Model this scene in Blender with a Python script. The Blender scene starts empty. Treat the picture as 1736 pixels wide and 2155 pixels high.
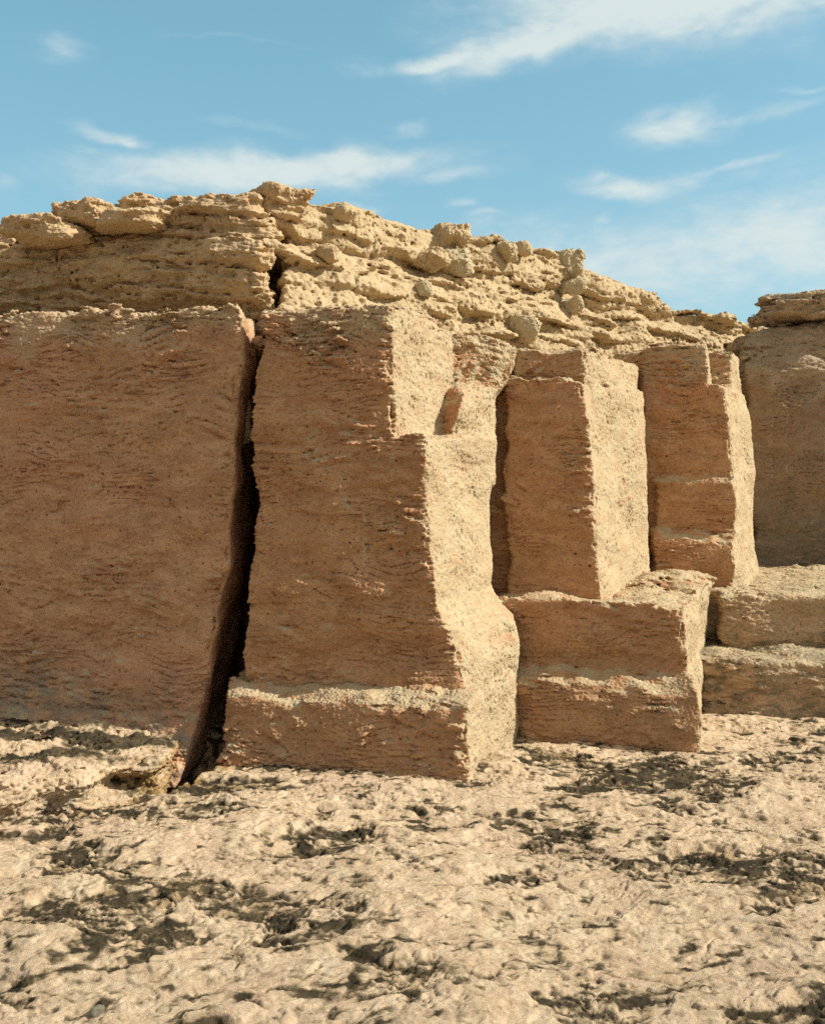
import bpy, math, random
import numpy as np

# ------------------------------------------------------------------ camera
S = bpy.context.scene
FPX, HOR, EYE = 2000.0, 1000.0, 1.6          # focal length and horizon row (of a 1736 x 2155 sheet), eye height in metres
cd = bpy.data.cameras.new("camera")
cam = bpy.data.objects.new("camera", cd)
S.collection.objects.link(cam)
cam.location = (0, 0, EYE)
cam.rotation_euler = (math.radians(90), 0, 0)
cd.sensor_fit = 'HORIZONTAL'
cd.sensor_width = 36
cd.lens = 36 * FPX / 1736
cd.shift_y = -(1077.5 - HOR) / 1736
cd.clip_start, cd.clip_end = 0.05, 5000
S.camera = cam

# ------------------------------------------------------------------ light
SUN_EL, SUN_AZ = math.radians(37), math.radians(-5)     # azimuth measured from +X towards +Y
EXPOSURE = 0.30
SUN_STRENGTH, SKY_STRENGTH = 5.0, 0.07
sd = bpy.data.lights.new("sun", 'SUN')
sd.energy, sd.angle, sd.color = SUN_STRENGTH, math.radians(0.55), (1.0, 0.95, 0.84)
sun = bpy.data.objects.new("sun", sd)
S.collection.objects.link(sun)
sun.location = (20, 2, 15)
sun.rotation_euler = (0, math.radians(90) - SUN_EL, SUN_AZ)
S.view_settings.view_transform = 'Standard'
S.view_settings.look = 'None'
S.view_settings.exposure = EXPOSURE
S.view_settings.gamma = 1
S.view_settings.use_curve_mapping = False
S.cycles.use_denoising = False
S.cycles.max_bounces = 8
S.cycles.diffuse_bounces = 6

W = bpy.data.worlds.new("World")
S.world = W
W.use_nodes = True


class NT:
    """small node-tree helper"""
    def __init__(self, tree):
        self.t = tree
        self.t.nodes.clear()

    def n(self, typ, **kw):
        nd = self.t.nodes.new(typ)
        for k, v in kw.items():
            setattr(nd, k, v)
        return nd

    def put(self, sock, v):
        if v is None:
            return
        if isinstance(v, bpy.types.NodeSocket):
            self.t.links.new(v, sock)
        else:
            if isinstance(v, tuple) and len(v) == 3 and sock.type == 'RGBA':
                v = (*v, 1)
            sock.default_value = v

    def math(self, op, a, b=None, c=None, clamp=False):
        nd = self.n('ShaderNodeMath', operation=op, use_clamp=clamp)
        self.put(nd.inputs[0], a); self.put(nd.inputs[1], b)
        if c is not None:
            self.put(nd.inputs[2], c)
        return nd.outputs[0]

    def vmath(self, op, a, b=None):
        nd = self.n('ShaderNodeVectorMath', operation=op)
        self.put(nd.inputs[0], a)
        if b is not None:
            self.put(nd.inputs[1], b)
        return nd.outputs[0]

    def noise(self, vec, scale, detail=4, rough=0.55, dist=0.0, kind='FBM'):
        nd = self.n('ShaderNodeTexNoise', noise_dimensions='3D')
        nd.noise_type = kind
        self.put(nd.inputs['Vector'], vec)
        nd.inputs['Scale'].default_value = scale
        nd.inputs['Detail'].default_value = detail
        nd.inputs['Roughness'].default_value = rough
        nd.inputs['Distortion'].default_value = dist
        return nd.outputs[0]

    def step(self, v, lo, hi):
        nd = self.n('ShaderNodeMapRange', interpolation_type='SMOOTHSTEP')
        self.put(nd.inputs[0], v)
        nd.inputs[1].default_value, nd.inputs[2].default_value = lo, hi
        return nd.outputs[0]

    def mix(self, f, a, b, mode='MIX'):
        nd = self.n('ShaderNodeMix', data_type='RGBA', blend_type=mode)
        self.put(nd.inputs[0], f); self.put(nd.inputs[6], a); self.put(nd.inputs[7], b)
        return nd.outputs[2]

    def scale3(self, vec, s):
        nd = self.n('ShaderNodeMapping')
        self.put(nd.inputs[0], vec)
        nd.inputs['Scale'].default_value = s
        return nd.outputs[0]


def build_world():
    g = NT(W.node_tree)
    sky = g.n('ShaderNodeTexSky', sky_type='NISHITA')
    sky.sun_disc = False
    sky.sun_elevation = SUN_EL
    sky.sun_rotation = math.radians(90) - SUN_AZ
    sky.altitude = 20
    sky.air_density, sky.dust_density, sky.ozone_density = 1.0, 1.2, 1.0
    tc = g.n('ShaderNodeTexCoord').outputs['Generated']
    sep = g.n('ShaderNodeSeparateXYZ')
    g.put(sep.inputs[0], tc)
    x, y, z = sep.outputs
    # thin bright high veil over the northern half of the sky
    veil = g.math('MULTIPLY', g.step(y, -0.1, 0.75), g.step(z, 1.0, 0.35))
    col = g.mix(1.0, g.mix(1.0, sky.outputs[0], (0.92, 1.0, 0.92), 'MULTIPLY'), g.mix(veil, (0, 0, 0), (1.35, 3.4, 4.2)), 'ADD')
    # bright cloud added behind the camera, unseen, as fill for the shaded fronts
    south_fill = g.math('MULTIPLY', g.math('MULTIPLY', g.step(y, 0.0, -0.35), g.step(z, 0.30, 0.65)), g.step(g.noise(tc, 2.6, 6, 0.6, 0.4), 0.33, 0.55))
    col = g.mix(south_fill, col, (12.5, 11.2, 9.2))
    az = g.math('ARCTAN2', x, y)
    lowhaze = g.math('MULTIPLY', g.step(z, 0.42, 0.10), g.step(y, 0.0, 0.5))
    col = g.mix(g.math('MULTIPLY', lowhaze, 0.22), col, (5.6, 8.2, 8.8))
    el = g.math('ARCSINE', z)
    comb = g.n('ShaderNodeCombineXYZ')
    g.put(comb.inputs[0], az); g.put(comb.inputs[1], g.math('MULTIPLY', el, 2.2))
    cv = comb.outputs[0]
    wisp = g.noise(cv, 9.0, 8, 0.62, 0.5)
    fine = g.noise(cv, 30.0, 6, 0.6, 0.3)
    warp = g.n('ShaderNodeTexNoise', noise_dimensions='3D')
    g.put(warp.inputs['Vector'], cv)
    warp.inputs['Scale'].default_value = 10
    warp.inputs['Detail'].default_value = 5
    wsep = g.n('ShaderNodeSeparateXYZ')
    g.put(wsep.inputs[0], warp.outputs[1])
    azw = g.math('ADD', az, g.math('MULTIPLY_ADD', wsep.outputs[0], 0.10, -0.05))
    elw = g.math('ADD', el, g.math('MULTIPLY_ADD', wsep.outputs[1], 0.05, -0.025))
    # cloud banks: centre and half-size in the sheet's units, tilt, density
    banks = [
        (1480, -22, 380, 74, 0.02, 1.3), (1130, 85, 180, 40, 0.22, 1.1), (930, 132, 160, 18, 0.06, 0.85),
        (1620, 15, 260, 30, 0.0, 0.9), (1250, 40, 130, 46, 0.1, 0.9),
        (560, 368, 340, 38, 0.06, 0.95), (760, 350, 130, 32, 0.05, 1.0), (350, 395, 230, 26, 0.04, 0.6),
        (940, 375, 90, 18, 0.1, 0.6),
        (125, 98, 60, 22, 0.0, 0.45), (240, 292, 80, 15, -0.1, 0.55), (275, 300, 34, 14, 0.0, 0.6), (185, 325, 40, 12, 0, .35),
        (530, 258, 100, 13, -0.05, 0.40), (885, 268, 50, 12, 0.1, 0.4),
        (1425, 265, 95, 24, 0.05, 0.9), (1600, 235, 170, 14, 0.06, 0.5), (1330, 385, 130, 22, -0.05, 0.9), (1520, 360, 130, 13, 0.12, 0.5),
        (1400, 560, 460, 90, -0.03, 0.78), (1650, 500, 280, 100, 0.0, 0.78), (1080, 490, 160, 40, 0.05, 0.42),
        (1660, 410, 150, 22, 0.0, 0.45), (970, 438, 36, 10, 0, .55), (1272, 457, 36, 9, 0, .5), (1035, 460, 45, 12, 0, .5),
        (770, 430, 60, 14, 0, .5), (5, 390, 40, 30, 0, .5),
        (450, 85, 200, 6, -0.03, 0.25), (1720, 175, 60, 8, 0, .4),
    ]
    total = None
    for (u, v, hu, hv, tilt, dens) in banks:
        a0 = math.atan((u - 868) / FPX)
        e0 = math.atan((HOR - v) / FPX * math.cos(a0))
        dx = g.math('MULTIPLY', g.math('SUBTRACT', azw, a0), FPX / hu)
        dy0 = g.math('SUBTRACT', elw, e0)
        dy = g.math('MULTIPLY', g.math('MULTIPLY_ADD', g.math('SUBTRACT', azw, a0), -tilt, dy0), FPX / hv)
        r2 = g.math('ADD', g.math('MULTIPLY', dx, dx), g.math('MULTIPLY', dy, dy))
        b = g.math('MULTIPLY', g.math('EXPONENT', g.math('MULTIPLY', r2, -0.8)), dens)
        total = b if total is None else g.math('MAXIMUM', total, b)
    nz = g.math('MULTIPLY_ADD', g.math('SUBTRACT', wisp, 0.5), 1.7, g.math('MULTIPLY', g.math('SUBTRACT', fine, 0.5), 1.0))
    m = g.math('ADD', total, g.math('MULTIPLY', nz, g.math('MULTIPLY_ADD', total, 0.9, 0.15)))
    m = g.step(m, 0.04, 1.12)
    m = g.math('MULTIPLY', m, g.step(y, 0.0, 0.2))
    cl = g.mix(g.math('MULTIPLY', m, 0.95), col, (8.3, 9.3, 9.2))
    bg = g.n('ShaderNodeBackground')
    g.put(bg.inputs[0], cl)
    bg.inputs[1].default_value = SKY_STRENGTH
    out = g.n('ShaderNodeOutputWorld')
    g.t.links.new(bg.outputs[0], out.inputs[0])


build_world()

# ------------------------------------------------------------------ numeric noise
def make_volume(n=128, wl=8.0, seed=1):
    r = np.random.default_rng(seed)
    f = np.fft.fftn(r.standard_normal((n, n, n)).astype(np.float32))
    k = np.fft.fftfreq(n) * n
    kk = np.sqrt(k[:, None, None]**2 + k[None, :, None]**2 + k[None, None, :]**2)
    k0 = n / wl
    f *= np.exp(-((kk - k0) / (0.38 * k0))**2)
    v = np.real(np.fft.ifftn(f)).astype(np.float32)
    return v / v.std()


NV, WL = 128, 8.0
VOL = make_volume(NV, WL, 3)
VOLF = VOL.ravel()
_rots = []
_rr = np.random.default_rng(11)
for _i in range(40):
    q, _ = np.linalg.qr(_rr.standard_normal((3, 3)))
    _rots.append((q.astype(np.float32), (_rr.random(3) * NV).astype(np.float32)))


def noise(p, wl, seed=0, st=(1, 1, 1)):
    """band-limited noise, unit variance, feature length wl (metres), stretched along the axes by st"""
    R, off = _rots[seed % 40]
    q = (p / np.array(st, np.float32)) @ R
    q = q * np.float32(WL / wl) + off
    i = np.floor(q)
    f = (q - i).astype(np.float32)
    i = i.astype(np.int32) & (NV - 1)
    j = (i + 1) & (NV - 1)
    x0, x1 = i[:, 0] * (NV * NV), j[:, 0] * (NV * NV)
    y0, y1 = i[:, 1] * NV, j[:, 1] * NV
    z0, z1 = i[:, 2], j[:, 2]
    fx, fy, fz = f[:, 0], f[:, 1], f[:, 2]
    a = VOLF[x0 + y0 + z0] * (1 - fz) + VOLF[x0 + y0 + z1] * fz
    b = VOLF[x0 + y1 + z0] * (1 - fz) + VOLF[x0 + y1 + z1] * fz
    c = VOLF[x1 + y0 + z0] * (1 - fz) + VOLF[x1 + y0 + z1] * fz
    d = VOLF[x1 + y1 + z0] * (1 - fz) + VOLF[x1 + y1 + z1] * fz
    return (a * (1 - fy) + b * fy) * (1 - fx) + (c * (1 - fy) + d * fy) * fx


def sstep(x, a, b):
    t = np.clip((x - a) / (b - a), 0, 1)
    return t * t * (3 - 2 * t)


def smax(a, b, k):
    h = np.clip(0.5 + 0.5 * (a - b) / k, 0, 1)
    return b + (a - b) * h + k * h * (1 - h)


def smin(a, b, k):
    return -smax(-a, -b, k)


def XY(c):
    """corner given as (u, Y) with u > 20 in sheet units, or as ('x', X, Y)"""
    if c[0] == 'x':
        return (c[1], c[2])
    return ((c[0] - 868) / FPX * c[1], c[1])


class Piece:
    """convex block: corners counter-clockwise from above, given at several heights"""
    def __init__(self, levels, zb, zt, k=0.03, top=None):
        self.zl = np.array([l[0] for l in levels], np.float32)
        self.c = np.array([[XY(c) for c in l[1]] for l in levels], np.float32)
        self.zb, self.zt, self.k, self.top = zb, zt, k, top

    def sdf(self, X, Y, Z):
        z = Z[0, 0, :]
        d = None
        n = self.c.shape[1]
        cx = [np.interp(z, self.zl, self.c[:, i, 0]).astype(np.float32) for i in range(n)]
        cy = [np.interp(z, self.zl, self.c[:, i, 1]).astype(np.float32) for i in range(n)]
        for i in range(n):
            j = (i + 1) % n
            ex, ey = cx[j] - cx[i], cy[j] - cy[i]
            L = np.sqrt(ex * ex + ey * ey)
            e = (X - cx[i]) * (ey / L) - (Y - cy[i]) * (ex / L)
            d = e if d is None else smax(d, e, self.k)
        zt = self.zt if self.top is None else self.top(X, Y)
        d = smax(d, Z - zt, self.k)
        if self.zb is not None:
            d = np.maximum(d, self.zb - Z)
        return d


def union(pieces, k=0.03):
    def f(X, Y, Z):
        d = None
        for p in pieces:
            e = p.sdf(X, Y, Z)
            d = e if d is None else smin(d, e, k)
        return d
    return f


# ------------------------------------------------------------------ rock surface relief

def scales(p, thick, wide, seed, jag=0.8):
    """overlapping scaly lips: each layer bulges at its lower edge and is cut in sharply below; returns 0 (lip) .. 1 (cut)"""
    ph = p[:, 2] / thick + 0.40 * jag * noise(p, wide * 2.2, seed, (1.9, 1.9, .8)) + 0.6 * noise(p, 0.45, seed + 1, (1.5, 1.5, 1))
    n = np.floor(ph)
    f = ph - n
    pp = p.copy()
    pp[:, 2] = n * 0.613
    raw = noise(pp, wide, seed + 2)
    var = np.clip(0.55 + 0.45 * raw, 0, 1.3)
    prof = (1 - f)**0.8 * sstep(f, 0.0, 0.16)
    groove = (1 - sstep(np.minimum(f, 1 - f), 0.03, 0.17)) * sstep(raw, 0.1, 0.9)
    return 1 - prof * var + 0.65 * groove


def relief_hewn(p, g, s=0):
    """hewn, wind-worn face: long ripples with a crease under each; the flanks are smoother"""
    side = sstep(g[:, 0], 0.35, 0.65)
    w = noise(p, 0.30, 1 + s)
    q = p.copy()
    q[:, 2] += 0.020 * w + 0.02 * noise(p, 0.9, 2 + s)
    q[:, 0] += 0.03 * noise(p, 0.22, 3 + s)
    d = 0.014 * noise(p, 0.75, 4 + s) + 0.006 * noise(q, 0.24, 5 + s, (1.6, 1.6, .8)) * (1 - 0.4 * side)
    amp = (0.20 + 0.70 * sstep(noise(p, 0.5, 12 + s), -0.6, 1.3)) * (1 - 0.75 * side) * (1 + 0.9 * sstep(p[:, 2], 2.1, 2.5))
    d += 0.0110 * amp * (0.9 - np.abs(noise(q, 0.11, 6 + s, (1.5, 1.5, .55))))
    d += 0.024 * amp * (scales(p, 0.060, 0.15, 13 + s) - 0.7)
    d += 0.007 * sstep(g[:, 2], 0.4, 0.8) * noise(p, 0.20, 15 + s)
    # bites out of the upright edges
    edge = np.exp(-((g[:, 0] - 0.5) / 0.3)**2)
    d += edge * (0.010 * np.clip(noise(p, 0.13, 16 + s) - 0.2, 0, 1.5) + 0.030 * np.clip(noise(p, 0.28, 17 + s, (1, 1, .7)) - 0.7, 0, 1.2))
    d += 0.010 * noise(p, 0.38, 18 + s, (1.3, 1.3, .8)) * (1 - .5 * side)
    # rare deeper cracks running along the bedding
    c = np.abs(noise(q, 0.45, 8 + s, (1.9, 1.9, .40)))
    d += 0.024 * (1 - sstep(c, 0.0, 0.05)) * sstep(noise(p, 0.55, 9 + s), 0.05, 0.7) * (1 - 0.8 * side)
    return d


def fine_hewn(p, N, s=0):
    side = sstep(N[:, 0], 0.40, 0.70)
    up = sstep(N[:, 2], 0.5, 0.8)
    q = p.copy()
    q[:, 2] += 0.006 * noise(p, 0.07, 20 + s)
    amp = (0.18 + 0.72 * sstep(noise(p, 0.45, 25 + s, (1.4, 1.4, .8)), -0.6, 1.3)) * (1 + 0.7 * sstep(p[:, 2], 2.0, 2.4))
    fr = (1 - 0.8 * side) * (1 - 0.6 * up) * amp
    d = 0.0120 * fr * (scales(p, 0.027, 0.07, 26 + s) - 0.7) + 0.0150 * fr * (scales(p, 0.047, 0.12, 33 + s) - 0.7)
    d += 0.0040 * (0.8 - np.abs(noise(q, 0.034, 21 + s, (1.35, 1.35, .7)))) * (0.6 + 0.4 * amp) * (1 - .6 * side)
    d += 0.0022 * (0.8 - np.abs(noise(q, 0.019, 29 + s, (1.2, 1.2, .8))))
    # pits: sparse on the fronts, dense and drawn out downwards on the flanks
    pit = np.maximum(0, noise(p, 0.030, 22 + s, (1, 1, 1.1)) - 1.55)
    d += 0.012 * np.minimum(pit, 1.0) * (1 - side)
    pit = np.maximum(0, noise(p, 0.026, 24 + s, (1, 1, 1.7)) - 0.95) + np.maximum(0, noise(p, 0.043, 30 + s, (1, 1, 1.5)) - 1.3)
    d += 0.0125 * np.minimum(pit, 0.9) * side * (0.35 + 0.65 * sstep(noise(p, 0.4, 31 + s), -1.0, 0.5))
    d += 0.0012 * noise(p, 0.013, 23 + s)
    return d


def bedding(p, thick, seed, jag=0.05, block=0.5):
    """weathered beds of uneven thickness, each broken by joints into blocks that stand out unevenly"""
    zz = p[:, 2] + jag * 0.6 * noise(p, 0.9, seed, (1.4, 1.4, 1)) + 0.016 * noise(p, 0.28, seed + 1, (1.5, 1.5, 1))
    t = zz / thick
    t = t + 0.28 * np.sin(t * 1.7 + seed) + 0.2 * np.sin(t * 3.9 + 2.1 * seed)
    n = np.floor(t)
    f = t - n
    off = np.sin(n * 12.9898 + seed * 3.1) * 43758.5453
    off = off - np.floor(off)
    pp = p.copy()
    pp[:, 2] = n * 0.77
    var = noise(pp, block, seed + 2)
    k = var * 1.6
    fk = k - np.floor(k)
    st = (np.floor(k) + sstep(fk, 0, 0.22)) / 1.6
    joint = (1 - sstep(np.abs(fk - 0.06), 0.0, 0.09))
    x = 2 * f - 1
    lip = np.where(x < 0, 1 - np.abs(x)**7, 1 - np.abs(x)**3.0)
    return off - 0.5 + 0.50 * st, lip, joint


def relief_cap(p, g, s=0):
    right = sstep(p[:, 0], -1.0, -0.7)
    up = sstep(g[:, 2], 0.4, 0.8)
    o, lip, j = bedding(p, 0.110, 1 + s, 0.05, 0.8)
    o2, lip2, j2 = bedding(p, 0.042, 5 + s, 0.03, 0.26)
    right = sstep(p[:, 0], -1.0, -0.7)
    d = -(0.050 + 0.025 * right) * o - (0.060 - 0.022 * right) * lip - 0.022 * o2 - 0.022 * lip2 + 0.066
    d += 0.024 * j * lip * sstep(noise(p, 0.5, 11 + s), -0.6, 0.5) + 0.012 * j2
    d += 0.018 * noise(p, 0.55, 9 + s, (1.2, 1.2, .8))
    d -= 0.012 * (0.8 - np.abs(noise(p, 0.13, 12 + s, (1.3, 1.3, .7)))) * (1 - right)
    pit = np.maximum(0, noise(p, 0.085, 14 + s, (1.2, 1.2, .8)) - 1.35)
    d += 0.030 * np.minimum(pit, 1)
    return d * (1 - 0.55 * up)


def fine_cap(p, N, s=0):
    right = sstep(p[:, 0], -1.0, -0.7)
    d = 0.010 * (scales(p, 0.034, 0.10, 26 + s, 1.0) - 0.7) * (1 - 0.7 * right)
    d += 0.0025 * (0.8 - np.abs(noise(p, 0.042, 21 + s, (1.3, 1.3, .8))))
    pit = np.maximum(0, noise(p, 0.034, 22 + s) - 1.35) + np.maximum(0, noise(p, 0.055, 24 + s, (1, 1, .8)) - 1.5)
    d += 0.020 * np.minimum(pit, 1.0) * (0.4 + 0.6 * right)
    d += 0.0018 * (0.8 - np.abs(noise(p, 0.021, 23 + s)))
    return d


# ------------------------------------------------------------------ volume to mesh (surface nets)
def surface_nets(V, org, h):
    nx, ny, nz = V.shape
    ins = V < 0
    c = np.zeros((nx - 1, ny - 1, nz - 1), np.uint8)
    for dx in (0, 1):
        for dy in (0, 1):
            for dz in (0, 1):
                c += ins[dx:nx - 1 + dx, dy:ny - 1 + dy, dz:nz - 1 + dz]
    act = (c > 0) & (c < 8)
    idx = np.full(act.shape, -1, np.int32)
    I, J, K = np.nonzero(act)
    idx[I, J, K] = np.arange(len(I), dtype=np.int32)
    acc = np.zeros((len(I), 3), np.float32)
    cnt = np.zeros(len(I), np.float32)
    corners = [(a, b, d) for a in (0, 1) for b in (0, 1) for d in (0, 1)]
    vals = {cc: V[I + cc[0], J + cc[1], K + cc[2]] for cc in corners}
    for a in corners:
        for ax in range(3):
            if a[ax] == 0:
                b = list(a); b[ax] = 1; b = tuple(b)
                va, vb = vals[a], vals[b]
                m = (va < 0) != (vb < 0)
                t = np.where(m, va / np.where(m, va - vb, 1), 0)
                pt = np.zeros((len(I), 3), np.float32)
                for k in range(3):
                    pt[:, k] = a[k]
                pt[:, ax] = t
                acc += pt * m[:, None]
                cnt += m
    P = (np.stack([I, J, K], 1) + acc / cnt[:, None]) * h + np.array(org)
    quads = []
    for ax in range(3):
        sl0 = [slice(1, -1)] * 3
        sl1 = [slice(1, -1)] * 3
        sl0[ax] = slice(0, -1)
        sl1[ax] = slice(1, None)
        a, b = ins[tuple(sl0)], ins[tuple(sl1)]
        e = np.argwhere(a != b)
        fl = a[e[:, 0], e[:, 1], e[:, 2]]
        o = np.ones(3, int); o[ax] = 0
        e = e + o
        u_, v_ = (ax + 1) % 3, (ax + 2) % 3
        def at(du, dv):
            q = e.copy(); q[:, u_] -= du; q[:, v_] -= dv
            return idx[q[:, 0], q[:, 1], q[:, 2]]
        Q = np.stack([at(1, 1), at(0, 1), at(0, 0), at(1, 0)], 1)
        Q[~fl] = Q[~fl][:, ::-1]
        quads.append(Q)
    Q = np.concatenate(quads)
    Q = Q[(Q >= 0).all(1)]
    return P.astype(np.float32), Q


def make_mesh(name, P, Q, attrs=None):
    me = bpy.data.meshes.new(name)
    me.vertices.add(len(P))
    me.vertices.foreach_set("co", np.ascontiguousarray(P, np.float32).ravel())
    n, k = Q.shape
    me.loops.add(n * k)
    me.loops.foreach_set("vertex_index", Q.astype(np.int32).ravel())
    me.polygons.add(n)
    me.polygons.foreach_set("loop_start", np.arange(0, n * k, k, dtype=np.int32))
    me.polygons.foreach_set("loop_total", np.full(n, k, np.int32))
    me.polygons.foreach_set("use_smooth", np.ones(n, bool))
    for a, v in (attrs or {}).items():
        me.attributes.new(a, 'FLOAT', 'POINT').data.foreach_set("value", np.ascontiguousarray(v, np.float32))
    me.update(calc_edges=True)
    me.validate()
    return me


def vert_normals(P, Q):
    a, b, c, d = (P[Q[:, i]] for i in range(4))
    n = np.cross(c - a, d - b)
    N = np.zeros_like(P)
    for i in range(4):
        for k in range(3):
            N[:, k] += np.bincount(Q[:, i], n[:, k], len(P))
    return N / (np.linalg.norm(N, axis=1, keepdims=True) + 1e-9)


def rock(name, f, lo, hi, h, mat, relief, fine, parent=None, band=0.16, origin=None, s=0, div=True, extra=None):
    lo, hi = np.array(lo, float), np.array(hi, float)
    n = np.ceil((hi - lo) / h).astype(int) + 1
    ax = [(lo[i] + h * np.arange(n[i])).astype(np.float32) for i in range(3)]
    X, Y, Z = ax[0][:, None, None], ax[1][None, :, None], ax[2][None, None, :]
    f = getattr(f, 'sdf', f)
    V = np.ascontiguousarray(np.broadcast_to(f(X, Y, Z), tuple(n))).astype(np.float32)
    m = np.abs(V) < band
    I, J, K = np.nonzero(m)
    p = np.stack([ax[0][I], ax[1][J], ax[2][K]], 1)
    G = np.stack([V[np.minimum(I + 2, n[0] - 1), J, K] - V[np.maximum(I - 2, 0), J, K],
                  V[I, np.minimum(J + 2, n[1] - 1), K] - V[I, np.maximum(J - 2, 0), K],
                  V[I, J, np.minimum(K + 2, n[2] - 1)] - V[I, J, np.maximum(K - 2, 0)]], 1)
    G /= np.linalg.norm(G, axis=1, keepdims=True) + 1e-9
    V[I, J, K] += relief(p, G, s)
    for sl in ((0,), (-1,)):                       # close the mesh at the box
        V[sl[0], :, :] = np.maximum(V[sl[0], :, :], h)
        V[:, sl[0], :] = np.maximum(V[:, sl[0], :], h)
        V[:, :, sl[0]] = np.maximum(V[:, :, sl[0]], h)
    P, Q = surface_nets(V, lo, h)
    # drop what was cut loose: keep the biggest piece
    P, Q = biggest(P, Q)
    if div:
        P, Q = subdivide(P, Q)
    N = vert_normals(P, Q)
    P = P - N * fine(P, N, s)[:, None]
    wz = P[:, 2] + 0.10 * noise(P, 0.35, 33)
    weather = np.maximum(sstep(N[:, 0] + 0.10 * noise(P, 0.15, 34), 0.15, 0.50) * sstep(P[:, 0], -0.85, -0.6), sstep(N[:, 2] + 0.12 * noise(P, 0.15, 35), 0.55, 0.90))  # sunlit paleness put on right-facing and upward surfaces, flanks in the crack left out
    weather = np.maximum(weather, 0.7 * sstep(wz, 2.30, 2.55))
    if origin is None:
        origin = (float(P[:, 0].mean()), float(P[:, 1].mean()), float(P[:, 2].min()))
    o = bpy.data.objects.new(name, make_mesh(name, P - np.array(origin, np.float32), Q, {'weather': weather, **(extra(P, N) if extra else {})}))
    o.data.materials.append(mat)
    S.collection.objects.link(o)
    o.location = origin
    if parent:
        o.parent = parent
        o.location = tuple(origin[i] - parent.location[i] for i in range(3))
    return o


def subdivide(P, Q):
    """split each quad in four, with a light smoothing of the old corners"""
    nP, nQ = len(P), len(Q)
    a = Q.reshape(-1).astype(np.int64)
    b = np.roll(Q, -1, axis=1).reshape(-1).astype(np.int64)
    key = np.minimum(a, b) * nP + np.maximum(a, b)
    uq, inv = np.unique(key, return_inverse=True)
    E = (P[uq // nP] + P[uq % nP]) * 0.5
    F = P[Q].mean(1)
    acc = np.zeros_like(P); cnt = np.bincount(a, minlength=nP)[:, None]
    for k in range(3):
        acc[:, k] = np.bincount(a, np.repeat(F[:, k], 4), nP)
    P0 = 0.6 * P + 0.4 * acc / np.maximum(cnt, 1)
    e = (inv.reshape(-1, 4) + nP).astype(np.int64)
    f = np.arange(nQ) + nP + len(E)
    new = np.concatenate([np.stack([Q[:, k], e[:, k], f, e[:, (k - 1) % 4]], 1) for k in range(4)])
    return np.concatenate([P0, E, F]).astype(np.float32), new


def biggest(P, Q):
    lab = np.arange(len(P))
    e = np.concatenate([Q[:, [0, 1]], Q[:, [1, 2]], Q[:, [2, 3]], Q[:, [3, 0]]])
    while True:
        l2 = lab.copy()
        np.minimum.at(l2, e[:, 0], lab[e[:, 1]])
        np.minimum.at(l2, e[:, 1], l2[e[:, 0]])
        l2 = l2[l2]
        l2 = l2[l2]
        if (l2 == lab).all():
            break
        lab = l2
    ids, c = np.unique(lab, return_counts=True)
    keep = lab == ids[c.argmax()]
    Q = Q[keep[Q].all(1)]
    new = np.cumsum(keep) - 1
    return P[keep], new[Q]


def tag(o, label, cat, group=None, kind=None):
    o['kind'] = kind or 'thing'
    if label:
        o['label'] = label
    if cat:
        o['category'] = cat
    if group:
        o['group'] = group
    return o


def empty(name, loc):
    o = bpy.data.objects.new(name, None)
    S.collection.objects.link(o)
    o.location = loc
    o.empty_display_size = 0.2
    return o


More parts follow.
